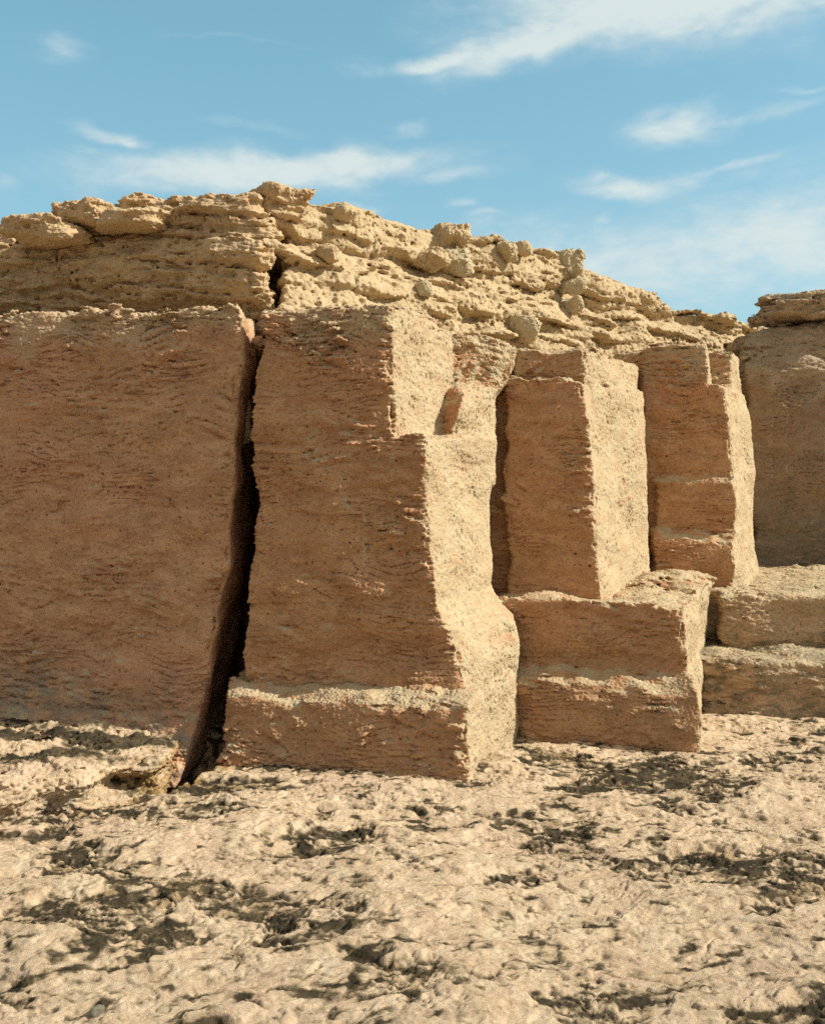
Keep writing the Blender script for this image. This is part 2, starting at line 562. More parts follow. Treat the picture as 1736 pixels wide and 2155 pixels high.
# ------------------------------------------------------------------ materials
def rock_material(name, dark, mid, pale, rose, grey, grey_amt=0.5, grey_z=(0.1, 0.75), bump=0.6, veil=0.35, grey_n=(0.38, 0.62), lit_worn_tone=(0.45, 0.37, 0.232)):
    m = bpy.data.materials.new(name)
    m.use_nodes = True
    g = NT(m.node_tree)
    pos = g.n('ShaderNodeNewGeometry').outputs['Position']
    flat = g.scale3(pos, (1, 1, 1.9))
    big = g.noise(flat, 1.1, 5, 0.6, 0.4)
    med = g.noise(flat, 5.5, 6, 0.62, 0.6)
    sml = g.noise(flat, 32, 5, 0.65, 0.3)
    tiny = g.noise(pos, 150, 4, 0.7)
    c = g.mix(g.step(med, 0.36, 0.66), dark, mid)
    c = g.mix(g.math('MULTIPLY', g.step(big, 0.44, 0.66), 0.45), c, rose)
    c = g.mix(g.math('MULTIPLY', g.step(sml, 0.46, 0.72), veil), c, pale)
    # sunlit tone painted on right-facing flanks and ledge tops, plus pale wear on crests
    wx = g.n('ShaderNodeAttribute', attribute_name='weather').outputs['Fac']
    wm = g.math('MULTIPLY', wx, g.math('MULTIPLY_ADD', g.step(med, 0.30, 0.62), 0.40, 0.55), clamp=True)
    c = g.mix(wm, c, g.mix(g.step(sml, 0.4, 0.65), lit_worn_tone, tuple(min(1, 1.12 * v) for v in lit_worn_tone)))
    z = g.n('ShaderNodeSeparateXYZ')
    g.put(z.inputs[0], pos)
    low = g.n('ShaderNodeMapRange', interpolation_type='SMOOTHSTEP')
    g.put(low.inputs[0], g.math('MULTIPLY_ADD', g.math('SUBTRACT', big, 0.5), 1.6, z.outputs[2]))
    low.inputs[1].default_value, low.inputs[2].default_value = grey_z
    low.inputs[3].default_value, low.inputs[4].default_value = 1, 0
    gm = g.math('MULTIPLY', low.outputs[0], g.step(g.noise(flat, 9, 6, 0.7, 0.5), *grey_n))
    c = g.mix(g.math('MULTIPLY', gm, grey_amt), c, grey)
    # fine grain: dark specks and pale crumbs
    c = g.mix(g.math('MULTIPLY', g.step(tiny, 0.62, 0.76), 0.22), c, pale)
    c = g.mix(g.math('MULTIPLY', g.step(tiny, 0.40, 0.28), 0.22), c, tuple(0.5 * x for x in dark))
    bs = g.n('ShaderNodeBsdfPrincipled')
    g.put(bs.inputs['Base Color'], c)
    bs.inputs['Roughness'].default_value = 0.95
    bs.inputs['Specular IOR Level'].default_value = 0.12
    hgt = g.math('ADD', g.math('MULTIPLY', g.noise(flat, 55, 6, 0.68, 0.4), 0.010), g.math('MULTIPLY', g.noise(pos, 210, 4, 0.7), 0.0028))
    bp = g.n('ShaderNodeBump')
    bp.inputs['Strength'].default_value = 0.85 * bump
    bp.inputs['Distance'].default_value = 1.0
    g.put(bp.inputs['Height'], hgt)
    g.put(bs.inputs['Normal'], bp.outputs[0])
    out = g.n('ShaderNodeOutputMaterial')
    g.t.links.new(bs.outputs[0], out.inputs[0])
    return m


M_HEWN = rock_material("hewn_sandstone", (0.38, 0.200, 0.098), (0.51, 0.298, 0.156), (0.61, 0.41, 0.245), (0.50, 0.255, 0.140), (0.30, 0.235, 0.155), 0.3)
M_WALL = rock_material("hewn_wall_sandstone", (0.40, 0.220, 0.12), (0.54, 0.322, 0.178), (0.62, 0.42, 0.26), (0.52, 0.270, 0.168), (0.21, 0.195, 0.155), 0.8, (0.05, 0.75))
M_CAP = rock_material("weathered_caprock", (0.37, 0.25, 0.135), (0.49, 0.355, 0.215), (0.58, 0.46, 0.30), (0.46, 0.305, 0.18), (0.28, 0.23, 0.14), 0.0, (4.2, 2.8), lit_worn_tone=(0.47, 0.365, 0.215))
M_FAR = rock_material("far_wall_sandstone", (0.24, 0.155, 0.098), (0.31, 0.21, 0.135), (0.38, 0.28, 0.19), (0.34, 0.225, 0.14), (0.13, 0.12, 0.092), 0.9, (0.5, 2.1), grey_n=(0.28, 0.52), lit_worn_tone=(0.42, 0.33, 0.22))
M_LEDGE = rock_material("ledge_sandstone", (0.40, 0.26, 0.14), (0.54, 0.37, 0.215), (0.68, 0.55, 0.37), (0.50, 0.335, 0.21), (0.15, 0.13, 0.09), 0.85, (0.1, 1.0))
M_BROWN = rock_material("brown_caprock", (0.38, 0.225, 0.12), (0.51, 0.33, 0.185), (0.60, 0.44, 0.27), (0.49, 0.285, 0.165), (0.28, 0.23, 0.14), 0.0, (4.2, 2.8), lit_worn_tone=(0.50, 0.385, 0.225))
M_PALE = rock_material("pale_limestone", (0.42, 0.325, 0.20), (0.56, 0.465, 0.305), (0.68, 0.59, 0.43), (0.50, 0.38, 0.235), (0.30, 0.26, 0.20), 0.2, (9, 8))


# ------------------------------------------------------------------ ground
def build_ground():
    def axis(parts):
        out = []
        for a, b, n in parts:
            out.append(np.linspace(a, b, n, endpoint=False))
        return np.concatenate(out + [np.array([parts[-1][1]])])
    xs = axis([(-400, -40, 8), (-40, -6, 16), (-6, -2.9, 60), (-2.9, 3.6, 1250), (3.6, 6, 50), (6, 40, 16), (40, 400, 8)])
    ys = axis([(-400, -40, 8), (-40, -4, 14), (-4, 1.5, 60), (1.5, 2.6, 110), (2.6, 4.4, 440), (4.4, 6.6, 370), (6.6, 12, 50), (12, 60, 12), (60, 400, 8)])
    X, Y = np.meshgrid(xs, ys, indexing='ij')
    p = np.stack([X.ravel(), Y.ravel(), np.zeros(X.size)], 1).astype(np.float32)
    near = sstep(p[:, 0], -6, -3.5) * (1 - sstep(p[:, 0], 4.5, 6)) * sstep(p[:, 1], -2, 1) * (1 - sstep(p[:, 1], 8, 11))
    # raised shelf left of the fissure
    fx = np.array([-3.2, -1.87, -1.50, -1.22, -1.05, -0.98]); fy = np.array([2.9, 4.33, 4.72, 5.02, 5.30, 6.0])
    wob = 0.045 * noise(p, 0.35, 1) + 0.02 * noise(p, 0.12, 2)
    # signed distance to the polyline (left/behind positive)
    best = np.full(len(p), 9.0, np.float32); sgn = np.ones(len(p), np.float32); along = np.zeros(len(p), np.float32)
    for i in range(5):
        a = np.array([fx[i], fy[i]]); b = np.array([fx[i + 1], fy[i + 1]])
        e = b - a; L2 = (e**2).sum()
        t = np.clip(((p[:, 0] - a[0]) * e[0] + (p[:, 1] - a[1]) * e[1]) / L2, 0, 1)
        dx, dy = p[:, 0] - a[0] - t * e[0], p[:, 1] - a[1] - t * e[1]
        dd = np.sqrt(dx * dx + dy * dy)
        sg = np.sign(e[0] * dy - e[1] * dx)
        m = dd < best
        best[m] = dd[m]; sgn[m] = sg[m]; along[m] = (i + t)[m]
    sd_ = best * sgn + wob
    ta, tb = np.array([-1.29, 4.86]), np.array([-1.11, 5.45])
    te = tb - ta
    tt = np.clip(((p[:, 0] - ta[0]) * te[0] + (p[:, 1] - ta[1]) * te[1]) / (te**2).sum(), 0, 1)
    td = np.hypot(p[:, 0] - ta[0] - tt * te[0], p[:, 1] - ta[1] - tt * te[1]) + 0.5 * wob * 0.4
    trench = -0.9 * (1 - sstep(td - (0.02 + 0.085 * tt), -0.012, 0.012))
    # the floor is cut away under the shelf and the wall, leaving the fissure open along their edge
    lim = 0.035 - 0.055 * sstep(along, 1.5, 2.3)
    trench = np.minimum(trench, -0.30 * sstep(sd_, lim - 0.012, lim + 0.012) * (1 - sstep(p[:, 0], -1.15, -1.08)) * (1 - sstep(along, 4.3, 4.8)))
    q = p.copy()
    q[:, 0] += 0.025 * noise(p, 0.3, 3) + 0.010 * noise(p, 0.08, 35); q[:, 1] += 0.025 * noise(p, 0.3, 4) + 0.010 * noise(p, 0.08, 36)
    # broad hollows that hold dark crust, elongated across the view
    hol = noise(q, 1.05, 5, (1.7, 1, 1)) * 0.62 + noise(q, 0.42, 6, (1.6, 1, 1)) * 0.55 + 0.30 * noise(q, 0.17, 7, (1.5, 1, 1)) + 0.16 * noise(q, 0.07, 37, (1.4, 1, 1))
    # the larger dark hollows and bare pale swells, where they lie
    for (u, v, hu, hv, a) in [(760, 1690, 330, 30, 1.1), (1010, 1705, 150, 28, 1.0), (330, 1850, 330, 45, 1.2), (560, 1900, 180, 45, 1.0), (110, 1945, 150, 30, 1.0),
                              (330, 1945, 180, 25, .8), (1150, 1622, 150, 12, 1.0), (1600, 1600, 130, 22, 1.2), (1650, 1690, 130, 10, 1.2), (1580, 1795, 220, 28, 1.4),
                              (1230, 1872, 160, 24, 1.2), (1190, 1925, 150, 26, .9), (1340, 1965, 120, 30, 1.0), (900, 1855, 150, 20, 1.0), (700, 1745, 130, 22, .9),
                              (960, 2065, 130, 40, 1.3), (1010, 2130, 150, 30, 1.0), (1440, 2065, 90, 22, .9), (1480, 2125, 150, 22, .9), (120, 2050, 130, 20, .6),
                              (1200, 1660, 260, 22, -.5), (220, 1755, 260, 40, -1.0), (800, 1975, 260, 50, -1.0), (1620, 2010, 200, 60, -.9), (350, 2085, 300, 45, -.9), (1290, 2060, 160, 50, -.8), (1330, 1770, 160, 40, -.6), (1500, 1880, 200, 30, -.4)]:
        cy_ = EYE * FPX / (v - HOR); cx_ = (u - 868) / FPX * cy_
        sx_, sy_ = hu / FPX * cy_, hv * cy_ * cy_ / (EYE * FPX)
        hol = hol + 0.42 * a * np.exp(-((q[:, 0] - cx_) / sx_)**2 - ((q[:, 1] - cy_) / sy_)**2)
    hmask = sstep(hol, 0.15, 0.60)
    hsoft = sstep(hol - 0.16 * noise(q, 0.07, 37, (1.4, 1, 1)), 0.05, 0.85)
    z = 0.014 * noise(p, 1.3, 8) + 0.005 * noise(q, 0.55, 9) - 0.020 * hsoft
    # flaky crust: thin plates with ragged edges
    for wl, hh, sd0 in ((0.42, 0.0080, 10), (0.16, 0.0034, 38)):
        t = noise(q, wl, sd0, (2.1, 1, 1)) + 0.22 * noise(q, wl * .33, sd0 + 1, (1.6, 1, 1)) + 0.05 * noise(p, wl * .14, 12)
        n = np.floor(t * 1.3); f = t * 1.3 - n
        z += hh * (n + sstep(f, 0.0, 0.22))
    rough = 0.55 + 0.45 * sstep(noise(p, 0.5, 21), -0.8, 0.8)
    b1 = np.abs(noise(q, 0.11, 12, (1.9, 1, 1)))
    b2 = np.abs(noise(q, 0.052, 13, (1.9, 1, 1)))
    b3 = np.abs(noise(q, 0.028, 14, (1.9, 1, 1)))
    b4 = np.abs(noise(p, 0.017, 20, (1.2, 1, 1)))
    rough = rough * (0.70 + 1.1 * sstep(hol, 0.0, 0.8))
    streak = (1 - sstep(np.abs(noise(q, 0.30, 28, (3.2, 1, 1))), 0.02, 0.14)) * sstep(noise(p, 0.45, 29, (1.6, 1, 1)), -0.2, 0.8)
    z -= 0.007 * streak
    z += rough * (0.0020 * (b1 - 0.8) + 0.0018 * (b2 - 0.8) + 0.0030 * (b3 - 0.8) - 0.0022 * (b4 - 0.8))
    pit = np.maximum(0, noise(p, 0.040, 15, (1.5, 1, 1)) - 1.35)
    z -= 0.009 * np.minimum(pit, 1)
    z = z * near + trench
    # dark crust, own ragged shape: hollows' rims and floors, and the shelf below the wall
    li = 0.10 + 0.70 * hmask + 0.35 * sstep(hol, 0.2, 1.5) - 0.26 * (b1 - .4) - 0.30 * (b2 - .4) - 0.26 * (b3 - .6) + 0.28 * noise(q, 0.10, 17, (2.2, 1, 1)) + 0.26 * noise(p, 0.045, 39, (1.8, 1, 1)) + 0.14 * noise(p, 0.4, 18) + 0.10 * noise(p, 0.03, 22) + 0.45 * streak
    for (xa, ya, xb, yb) in ((-1.03, 5.25, .30, 4.98), (.60, 5.85, 1.66, 5.50), (1.92, 6.32, 4.5, 5.75)):  # darker band along the feet of plinth, base and lowest ledge
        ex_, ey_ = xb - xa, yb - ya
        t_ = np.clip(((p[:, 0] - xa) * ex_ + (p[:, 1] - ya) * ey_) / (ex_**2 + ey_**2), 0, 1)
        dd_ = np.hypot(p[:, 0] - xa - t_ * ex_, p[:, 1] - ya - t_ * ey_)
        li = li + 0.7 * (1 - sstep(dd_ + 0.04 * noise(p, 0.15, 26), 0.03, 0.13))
    foot = (1 - sstep(p[:, 0], -1.2, -0.9)) * sstep(p[:, 1] + 0.12 * p[:, 0], 4.55, 5.0)
    li = li + 0.55 * foot * sstep(noise(q, 0.3, 25, (2, 1, 1)), -0.9, 0.4)
    soil = sstep(hol, 0.75, 1.35) * sstep(noise(q, 0.3, 19), -0.4, 0.8)
    bounce_dim = 1 - sstep(p[:, 1], -0.6, 1.2)  # unseen floor behind the camera darkened to cut its bounce on the fronts
    attrs = {'crust': np.maximum(li * near, bounce_dim * (0.75 + 0.45 * noise(p, 1.6, 27))), 'soil': soil * near, 'ochre': sstep(along, 1.9, 2.5) * (1 - sstep(np.abs(sd_ + .03 * noise(p, .07, 9)), 0.03, 0.09))}
    P = np.stack([X.ravel(), Y.ravel(), z], 1)
    nx, ny = len(xs), len(ys)
    I = np.arange(nx * ny).reshape(nx, ny)
    Q = np.stack([I[:-1, :-1].ravel(), I[1:, :-1].ravel(), I[1:, 1:].ravel(), I[:-1, 1:].ravel()], 1)
    m = bpy.data.materials.new("weathered_rock_floor")
    m.use_nodes = True
    g = NT(m.node_tree)
    pos = g.n('ShaderNodeNewGeometry').outputs['Position']
    def at(nm):
        return g.n('ShaderNodeAttribute', attribute_name=nm).outputs['Fac']
    big = g.noise(pos, 1.4, 5, 0.6, 0.3)
    med = g.noise(pos, 8, 6, 0.65, 0.4)
    sml = g.noise(pos, 45, 5, 0.7, 0.2)
    tiny = g.noise(pos, 190, 4, 0.7)
    c = g.mix(g.step(med, 0.36, 0.66), (0.58, 0.425, 0.27), (0.69, 0.54, 0.365))
    c = g.mix(g.math('MULTIPLY', g.step(big, 0.48, 0.68), 0.6), c, (0.58, 0.41, 0.285))
    c = g.mix(g.math('MULTIPLY', g.step(sml, 0.50, 0.70), 0.45), c, (0.68, 0.57, 0.42))
    c = g.mix(g.math('MULTIPLY', g.step(g.noise(pos, 4.3, 5, 0.6, 0.5), 0.64, 0.74), g.math('MULTIPLY', g.step(sml, 0.4, 0.6), 0.6)), c, (0.62, 0.60, 0.55))
    c = g.mix(g.math('MULTIPLY', at('soil'), 0.7), c, (0.36, 0.25, 0.12))
    flatn = g.noise(g.scale3(pos, (0.35, 1, 1)), 26, 8, 0.84, 0.5)
    cr = g.math('ADD', at('crust'), g.math('ADD', g.math('MULTIPLY_ADD', flatn, 2.0, -1.0), g.math('MULTIPLY_ADD', tiny, 0.6, -0.3)))
    c = g.mix(g.math('MULTIPLY', g.step(cr, -0.05, 0.75), 0.78), c, (0.255, 0.19, 0.105))
    c = g.mix(g.math('MULTIPLY', g.step(cr, 0.42, 1.05), 0.96), c, g.mix(g.step(med, 0.45, 0.65), (0.042, 0.034, 0.021), (0.11, 0.083, 0.046)))
    c = g.mix(g.math('MULTIPLY', at('ochre'), 0.6), c, (0.42, 0.25, 0.085))
    c = g.mix(g.math('MULTIPLY', g.step(tiny, 0.42, 0.30), 0.3), c, (0.20, 0.13, 0.075))
    bs = g.n('ShaderNodeBsdfPrincipled')
    g.put(bs.inputs['Base Color'], c)
    bs.inputs['Roughness'].default_value = 0.95
    bs.inputs['Specular IOR Level'].default_value = 0.12
    hgt = g.math('ADD', g.math('MULTIPLY', g.noise(g.scale3(pos, (0.6, 1, 1)), 60, 8, 0.78, 0.3), 0.015), g.math('MULTIPLY', g.noise(pos, 260, 4, 0.7), 0.0018))
    bp = g.n('ShaderNodeBump')
    bp.inputs['Strength'].default_value = 0.9
    bp.inputs['Distance'].default_value = 1.0
    g.put(bp.inputs['Height'], hgt)
    g.put(bs.inputs['Normal'], bp.outputs[0])
    out = g.n('ShaderNodeOutputMaterial')
    g.t.links.new(bs.outputs[0], out.inputs[0])
    o = bpy.data.objects.new("ground", make_mesh("ground", P, Q, attrs))
    o.data.materials.append(m)
    S.collection.objects.link(o)
    global M_FLOOR
    M_FLOOR = m
    tag(o, 'pale crusted rock floor blotched with dark lichen in front of the quarried wall', 'ground', kind='structure')


build_ground()

# ------------------------------------------------------------------ great wall left of the crack
left_wall = Piece([
    (-0.30, [('x', -3.6, 5.45), ('x', -1.34, 5.05), ('x', -1.24, 7.2), ('x', -3.6, 7.2)]),
    (0.06, [('x', -3.6, 5.62), (398, 5.26), ('x', -1.22, 7.2), ('x', -3.6, 7.2)]),
    (0.25, [('x', -3.6, 5.80), (420, 5.40), ('x', -1.22, 7.2), ('x', -3.6, 7.2)]),
    (0.65, [('x', -3.6, 5.86), (448, 5.43), ('x', -1.18, 7.2), ('x', -3.6, 7.2)]),
    (1.06, [('x', -3.6, 5.88), (484, 5.44), ('x', -1.14, 7.2), ('x', -3.6, 7.2)]),
    (1.74, [('x', -3.6, 5.89), (490, 5.44), ('x', -1.10, 7.2), ('x', -3.6, 7.2)]),
    (2.25, [('x', -3.6, 5.89), (516, 5.45), ('x', -1.06, 7.2), ('x', -3.6, 7.2)]),
    (2.62, [('x', -3.6, 5.90), (508, 5.46), ('x', -1.06, 7.2), ('x', -3.6, 7.2)])],
    None, 2.57, 0.05)
left_back = Piece([(-.3, [('x', -3.6, 6.75), ('x', -.5, 6.75), ('x', -.5, 7.6), ('x', -3.6, 7.6)]), (2.6, [('x', -3.6, 6.75), ('x', -.5, 6.75), ('x', -.5, 7.6), ('x', -3.6, 7.6)])], None, 2.5, 0.03)
o = rock("rock_wall", union([left_wall, left_back]), (-3.4, 4.85, -0.12), (-0.55, 7.0, 2.75), 0.0125, M_WALL, relief_hewn, fine_hewn, s=0)
tag(o, 'broad flat reddish brown quarried wall left of the black crack', 'rock wall')

# ------------------------------------------------------------------ low shelf at the wall's foot, along the fissure
shelf = Piece([(-.3, [('x', -3.5, 2.69), ('x', -1.345, 5.02), ('x', -1.30, 6.2), ('x', -3.5, 6.2)]),
               (.03, [('x', -3.5, 2.69), ('x', -1.345, 5.02), ('x', -1.30, 6.2), ('x', -3.5, 6.2)]),
               (.085, [('x', -3.5, 2.60), ('x', -1.28, 4.98), ('x', -1.28, 6.2), ('x', -3.5, 6.2)]),
               (.18, [('x', -3.5, 2.68), ('x', -1.32, 5.02), ('x', -1.30, 6.2), ('x', -3.5, 6.2)])], None, .115, .025,
              top=lambda X, Y: 0.175 - 0.05 * sstep(X, -1.9, -1.3) + 0 * Y)


def relief_shelf(p, g, s=0):
    o_, lip, j_ = bedding(p, 0.055, 7, 0.03, .25)
    d = 0.030 * noise(p, 0.34, 1) * (1 - .75 * sstep(g[:, 2], .4, .8)) + 0.008 * noise(p, 0.13, 2, (1.4, 1.4, .8)) - 0.012 * o_ - 0.012 * lip + 0.012 * j_ + 0.008
    pit = np.maximum(0, noise(p, 0.10, 14, (1.3, 1.3, .8)) - 1.0)
    return d + 0.035 * np.minimum(pit, 1)


def fine_shelf(p, N, s=0):
    return 0.005 * (0.8 - np.abs(noise(p, 0.045, 21, (1.3, 1.3, .8)))) + 0.0025 * (0.8 - np.abs(noise(p, 0.022, 22))) + 0.012 * np.minimum(1, np.maximum(0, noise(p, 0.04, 23) - 1.1))


def crust_shelf(P, N):
    back = sstep(P[:, 1] - 0.30 * (P[:, 0] + 1.9), 4.62, 4.86)
    c = 1.25 * back * sstep(noise(P, 0.30, 25, (2, 1, 1)), -1.2, 0.5) + 0.45 * sstep(noise(P, 0.22, 26, (1.8, 1, 1)), 0.1, 1.2) + 0.2 * noise(P, 0.06, 27) - 0.1
    side = 1 - sstep(N[:, 2], 0.2, 0.7)
    return {'crust': c * (1 - 0.5 * side), 'ochre': side * sstep(P[:, 0], -1.65, -1.4)}


o = rock("rock_shelf", shelf, (-3.4, 2.6, -0.15), (-1.02, 5.9, .25), 0.012, M_FLOOR, relief_shelf, fine_shelf, band=.1, extra=crust_shelf)
tag(o, 'low crusted rock shelf at the foot of the broad wall, edged by the floor fissure', 'rock shelf')

# ------------------------------------------------------------------ first buttress, beside the crack
def B1L(z, fl, fr, br, yo=0.0):
    bx, by = XY((br, float(np.interp(z, [.6, .72, .89], [5.79, 5.90, 6.04]))))
    yo = -0.03 if yo else 0.0
    return (z, [(fl, 5.42 - yo), (fr, 5.25 - yo), ('x', bx, by), ('x', bx + 0.05, 7.4), ('x', -0.90, 7.4)])


b1 = empty("rock_buttress", (-0.3, 5.8, 0))
b1_low = Piece([B1L(-.2, 528, 972, 1086, .05), B1L(.42, 528, 972, 1092, .05), B1L(.59, 514, 968, 1090, .04), B1L(.72, 522, 942, 1070, .0),
                B1L(.89, 530, 915, 1036), B1L(1.2, 532, 904, 1032), B1L(1.9, 534, 896, 1036)], None, 1.83, 0.025)
b1_up = Piece([(1.6, [(536, 5.42), (831, 5.27), (957, 6.0), ('x', 0.5, 7.4), ('x', -0.90, 7.4)]),
               (2.25, [(545, 5.42), (829, 5.27), (957, 6.0), ('x', 0.5, 7.4), ('x', -0.90, 7.4)]),
               (2.6, [(553, 5.46), (828, 5.29), (955, 6.0), ('x', 0.5, 7.4), ('x', -0.90, 7.4)])], 1.55, 2.555, 0.025)
b1_rear = Piece([(1.6, [('x', -.1, 6.30), (946, 5.77), (1037, 6.08), ('x', 0.58, 7.4), ('x', -0.3, 7.4)]),
                 (1.88, [('x', -.1, 6.30), (952, 5.75), (1037, 6.08), ('x', 0.58, 7.4), ('x', -0.3, 7.4)]),
                 (2.00, [('x', -.1, 6.30), (966, 5.74), (1037, 6.08), ('x', 0.58, 7.4), ('x', -0.3, 7.4)]),
                 (2.10, [('x', -.1, 6.24), (976, 5.78), (1040, 6.10), ('x', 0.60, 7.4), ('x', -0.3, 7.4)]),
                 (2.19, [('x', -.1, 6.16), (962, 5.99), (1062, 6.16), ('x', 0.69, 7.4), ('x', -0.3, 7.4)]),
                 (2.32, [('x', -.1, 6.10), (962, 6.02), (1080, 6.22), ('x', 0.77, 7.4), ('x', -0.3, 7.4)]),
                 (2.6, [('x', -.1, 6.10), (962, 6.02), (1082, 6.26), ('x', 0.77, 7.4), ('x', -0.3, 7.4)])], 1.55, 2.49, 0.02,
                top=lambda X, Y: 2.53 - 0.10 * np.clip((X - .2) / .5, 0, 1) + 0 * Y)
rock("shaft", union([b1_low, b1_up, b1_rear], 0.03), (-1.1, 5.05, 0.22), (0.95, 7.1, 2.72), 0.0115, M_HEWN, relief_hewn, fine_hewn, b1, s=1)
b1_pl = Piece([(-.2, [(474, 5.25), (982, 4.99), (1082, 5.76), ('x', 0.62, 6.4), ('x', -1.03, 6.4)]),
               (.42, [(474, 5.27), (978, 5.02), (1090, 5.79), ('x', 0.66, 6.4), ('x', -1.03, 6.4)])], None, 0.395, 0.03,
              top=lambda X, Y: 0.42 - 0.30 * np.clip(5.40 - 0.13 * (X + .9) - Y, 0, .5) + 0 * Y)
rock("plinth", union([b1_pl]), (-1.2, 4.8, -0.12), (0.95, 6.4, 0.55), 0.0105, M_HEWN, relief_hewn, fine_hewn, b1, s=2)
tag(b1, 'nearest tall stepped buttress beside the crack, standing on a low jutting plinth', 'rock buttress', 'quarried rock buttresses')

# ------------------------------------------------------------------ second buttress on its double base
b2 = empty("rock_buttress", (1.2, 6.4, 0))
b2_shaft = Piece([(.6, [(1066, 6.26), (1270, 6.08), (1362, 7.2), ('x', 2.2, 9), ('x', .7, 9)]),
                  (.9, [(1066, 6.27), (1264, 6.10), (1362, 7.2), ('x', 2.2, 9), ('x', .7, 9)]),
                  (1.2, [(1066, 6.28), (1254, 6.11), (1361, 7.2), ('x', 2.2, 9), ('x', .7, 9)]),
                  (1.75, [(1068, 6.28), (1240, 6.12), (1361, 7.2), ('x', 2.2, 9), ('x', .7, 9)]),
                  (2.3, [(1070, 6.29), (1223, 6.13), (1360, 7.2), ('x', 2.2, 9), ('x', .7, 9)])], None, 2.225, 0.022)
b2_top = Piece([(2.0, [(1083, 6.42), (1232, 6.24), (1343, 7.2), ('x', 2.1, 9), ('x', .7, 9)]),
                (2.5, [(1090, 6.43), (1230, 6.25), (1342, 7.2), ('x', 2.1, 9), ('x', .7, 9)])], None, 2.45, 0.03)
b2_strip = Piece([(.6, [('x', .4, 6.40), ('x', .74, 6.37), ('x', 1.0, 7.2), ('x', .5, 7.2)]), (2.3, [('x', .4, 6.41), ('x', .74, 6.38), ('x', 1.0, 7.2), ('x', .5, 7.2)])], None, 2.2, 0.03)
rock("shaft", union([b2_shaft, b2_top, b2_strip], 0.03), (0.38, 5.75, 0.6), (2.2, 8.4, 2.6), 0.0125, M_HEWN, relief_hewn, fine_hewn, b2, s=3)
b2_low = Piece([(-.2, [(990, 5.88), (1470, 5.50), ('x', 2.22, 7.3), ('x', .3, 7.3)]), (.42, [(990, 5.88), (1464, 5.53), ('x', 2.24, 7.3), ('x', .3, 7.3)])], None, 0.385, 0.03,
               top=lambda X, Y: 0.42 - 0.55 * np.clip(5.98 - 0.25 * (X - .6) - Y, 0, .5))
b2_upp = Piece([(.3, [(990, 6.07), (1452, 5.70), ('x', 2.27, 7.35), ('x', .3, 7.35)]), (.85, [(990, 6.06), (1440, 5.66), ('x', 2.32, 7.35), ('x', .3, 7.35)])], None, 0.815, 0.035)


class Mound:
    def __init__(self, c, r):
        self.c, self.r = c, r

    def sdf(self, X, Y, Z):
        k = np.sqrt(((X - self.c[0]) / self.r[0])**2 + ((Y - self.c[1]) / self.r[1])**2 + ((Z - self.c[2]) / self.r[2])**2)
        return (k - 1) * min(self.r)


rock("base", union([b2_low, b2_upp, Mound((1.98, 7.05, .80), (.26, .3, .09))], 0.04), (0.35, 5.3, -0.12), (2.5, 7.4, 1.0), 0.0118, M_HEWN, relief_hewn, fine_hewn, b2, s=4)
tag(b2, 'middle buttress standing back on a broad two-tier base block', 'rock buttress', 'quarried rock buttresses')

# ------------------------------------------------------------------ third buttress with scored courses
def back3(u):
    x, y = XY((u, 8.1))
    return [('x', x, y), ('x', x + .5, 10.6), ('x', 1.4, 10.6)]


b3 = empty("rock_buttress", (2.2, 7.6, 0.7))
b3p = [
    Piece([(.5, [(1383, 7.33), (1553, 7.12)] + back3(1606)), (.85, [(1383, 7.33), (1552, 7.13)] + back3(1598)), (1.2, [(1383, 7.34), (1550, 7.15)] + back3(1584))], None, 1.165, 0.02, top=lambda X, Y: 1.19 - 0.55 * np.clip(7.48 - 0.36 * (X - 1.926) - Y, 0, .3)),
    Piece([(.6, [(1383, 7.46), (1550, 7.26)] + back3(1590)), (1.2, [(1383, 7.46), (1548, 7.27)] + back3(1583)), (1.6, [(1383, 7.46), (1543, 7.28)] + back3(1577))], None, 1.56, 0.02, top=lambda X, Y: 1.60 - 0.60 * np.clip(7.57 - 0.318 * (X - 1.83) - Y, 0, .3)),
    Piece([(.6, [(1352, 7.57), (1546, 7.36)] + back3(1582)), (1.6, [(1352, 7.57), (1541, 7.36)] + back3(1577)), (2.05, [(1352, 7.57), (1532, 7.37)] + back3(1572)), (2.4, [(1350, 7.57), (1521, 7.38)] + back3(1566))], None, 2.29, 0.025),
    Piece([(.6, [(1350, 7.60), (1488, 7.40), (1500, 7.9), ('x', 2.6, 10.6), ('x', 1.4, 10.6)]), (2.7, [(1346, 7.60), (1485, 7.40), (1500, 7.9), ('x', 2.6, 10.6), ('x', 1.4, 10.6)])], None, 2.64, 0.03),
    Piece([(.6, [(1400, 7.80), (1541, 7.72)] + back3(1570)), (2.7, [(1400, 7.80), (1539, 7.72)] + back3(1561))], None, 2.62, 0.03),
]
rock("shaft", union(b3p, 0.02), (1.6, 7.05, 0.55), (3.3, 9.6, 2.8), 0.0135, M_HEWN, relief_hewn, fine_hewn, b3, s=5)
tag(b3, 'farthest, narrowest buttress, with two pale scored courses and a notched top corner', 'rock buttress', 'quarried rock buttresses')

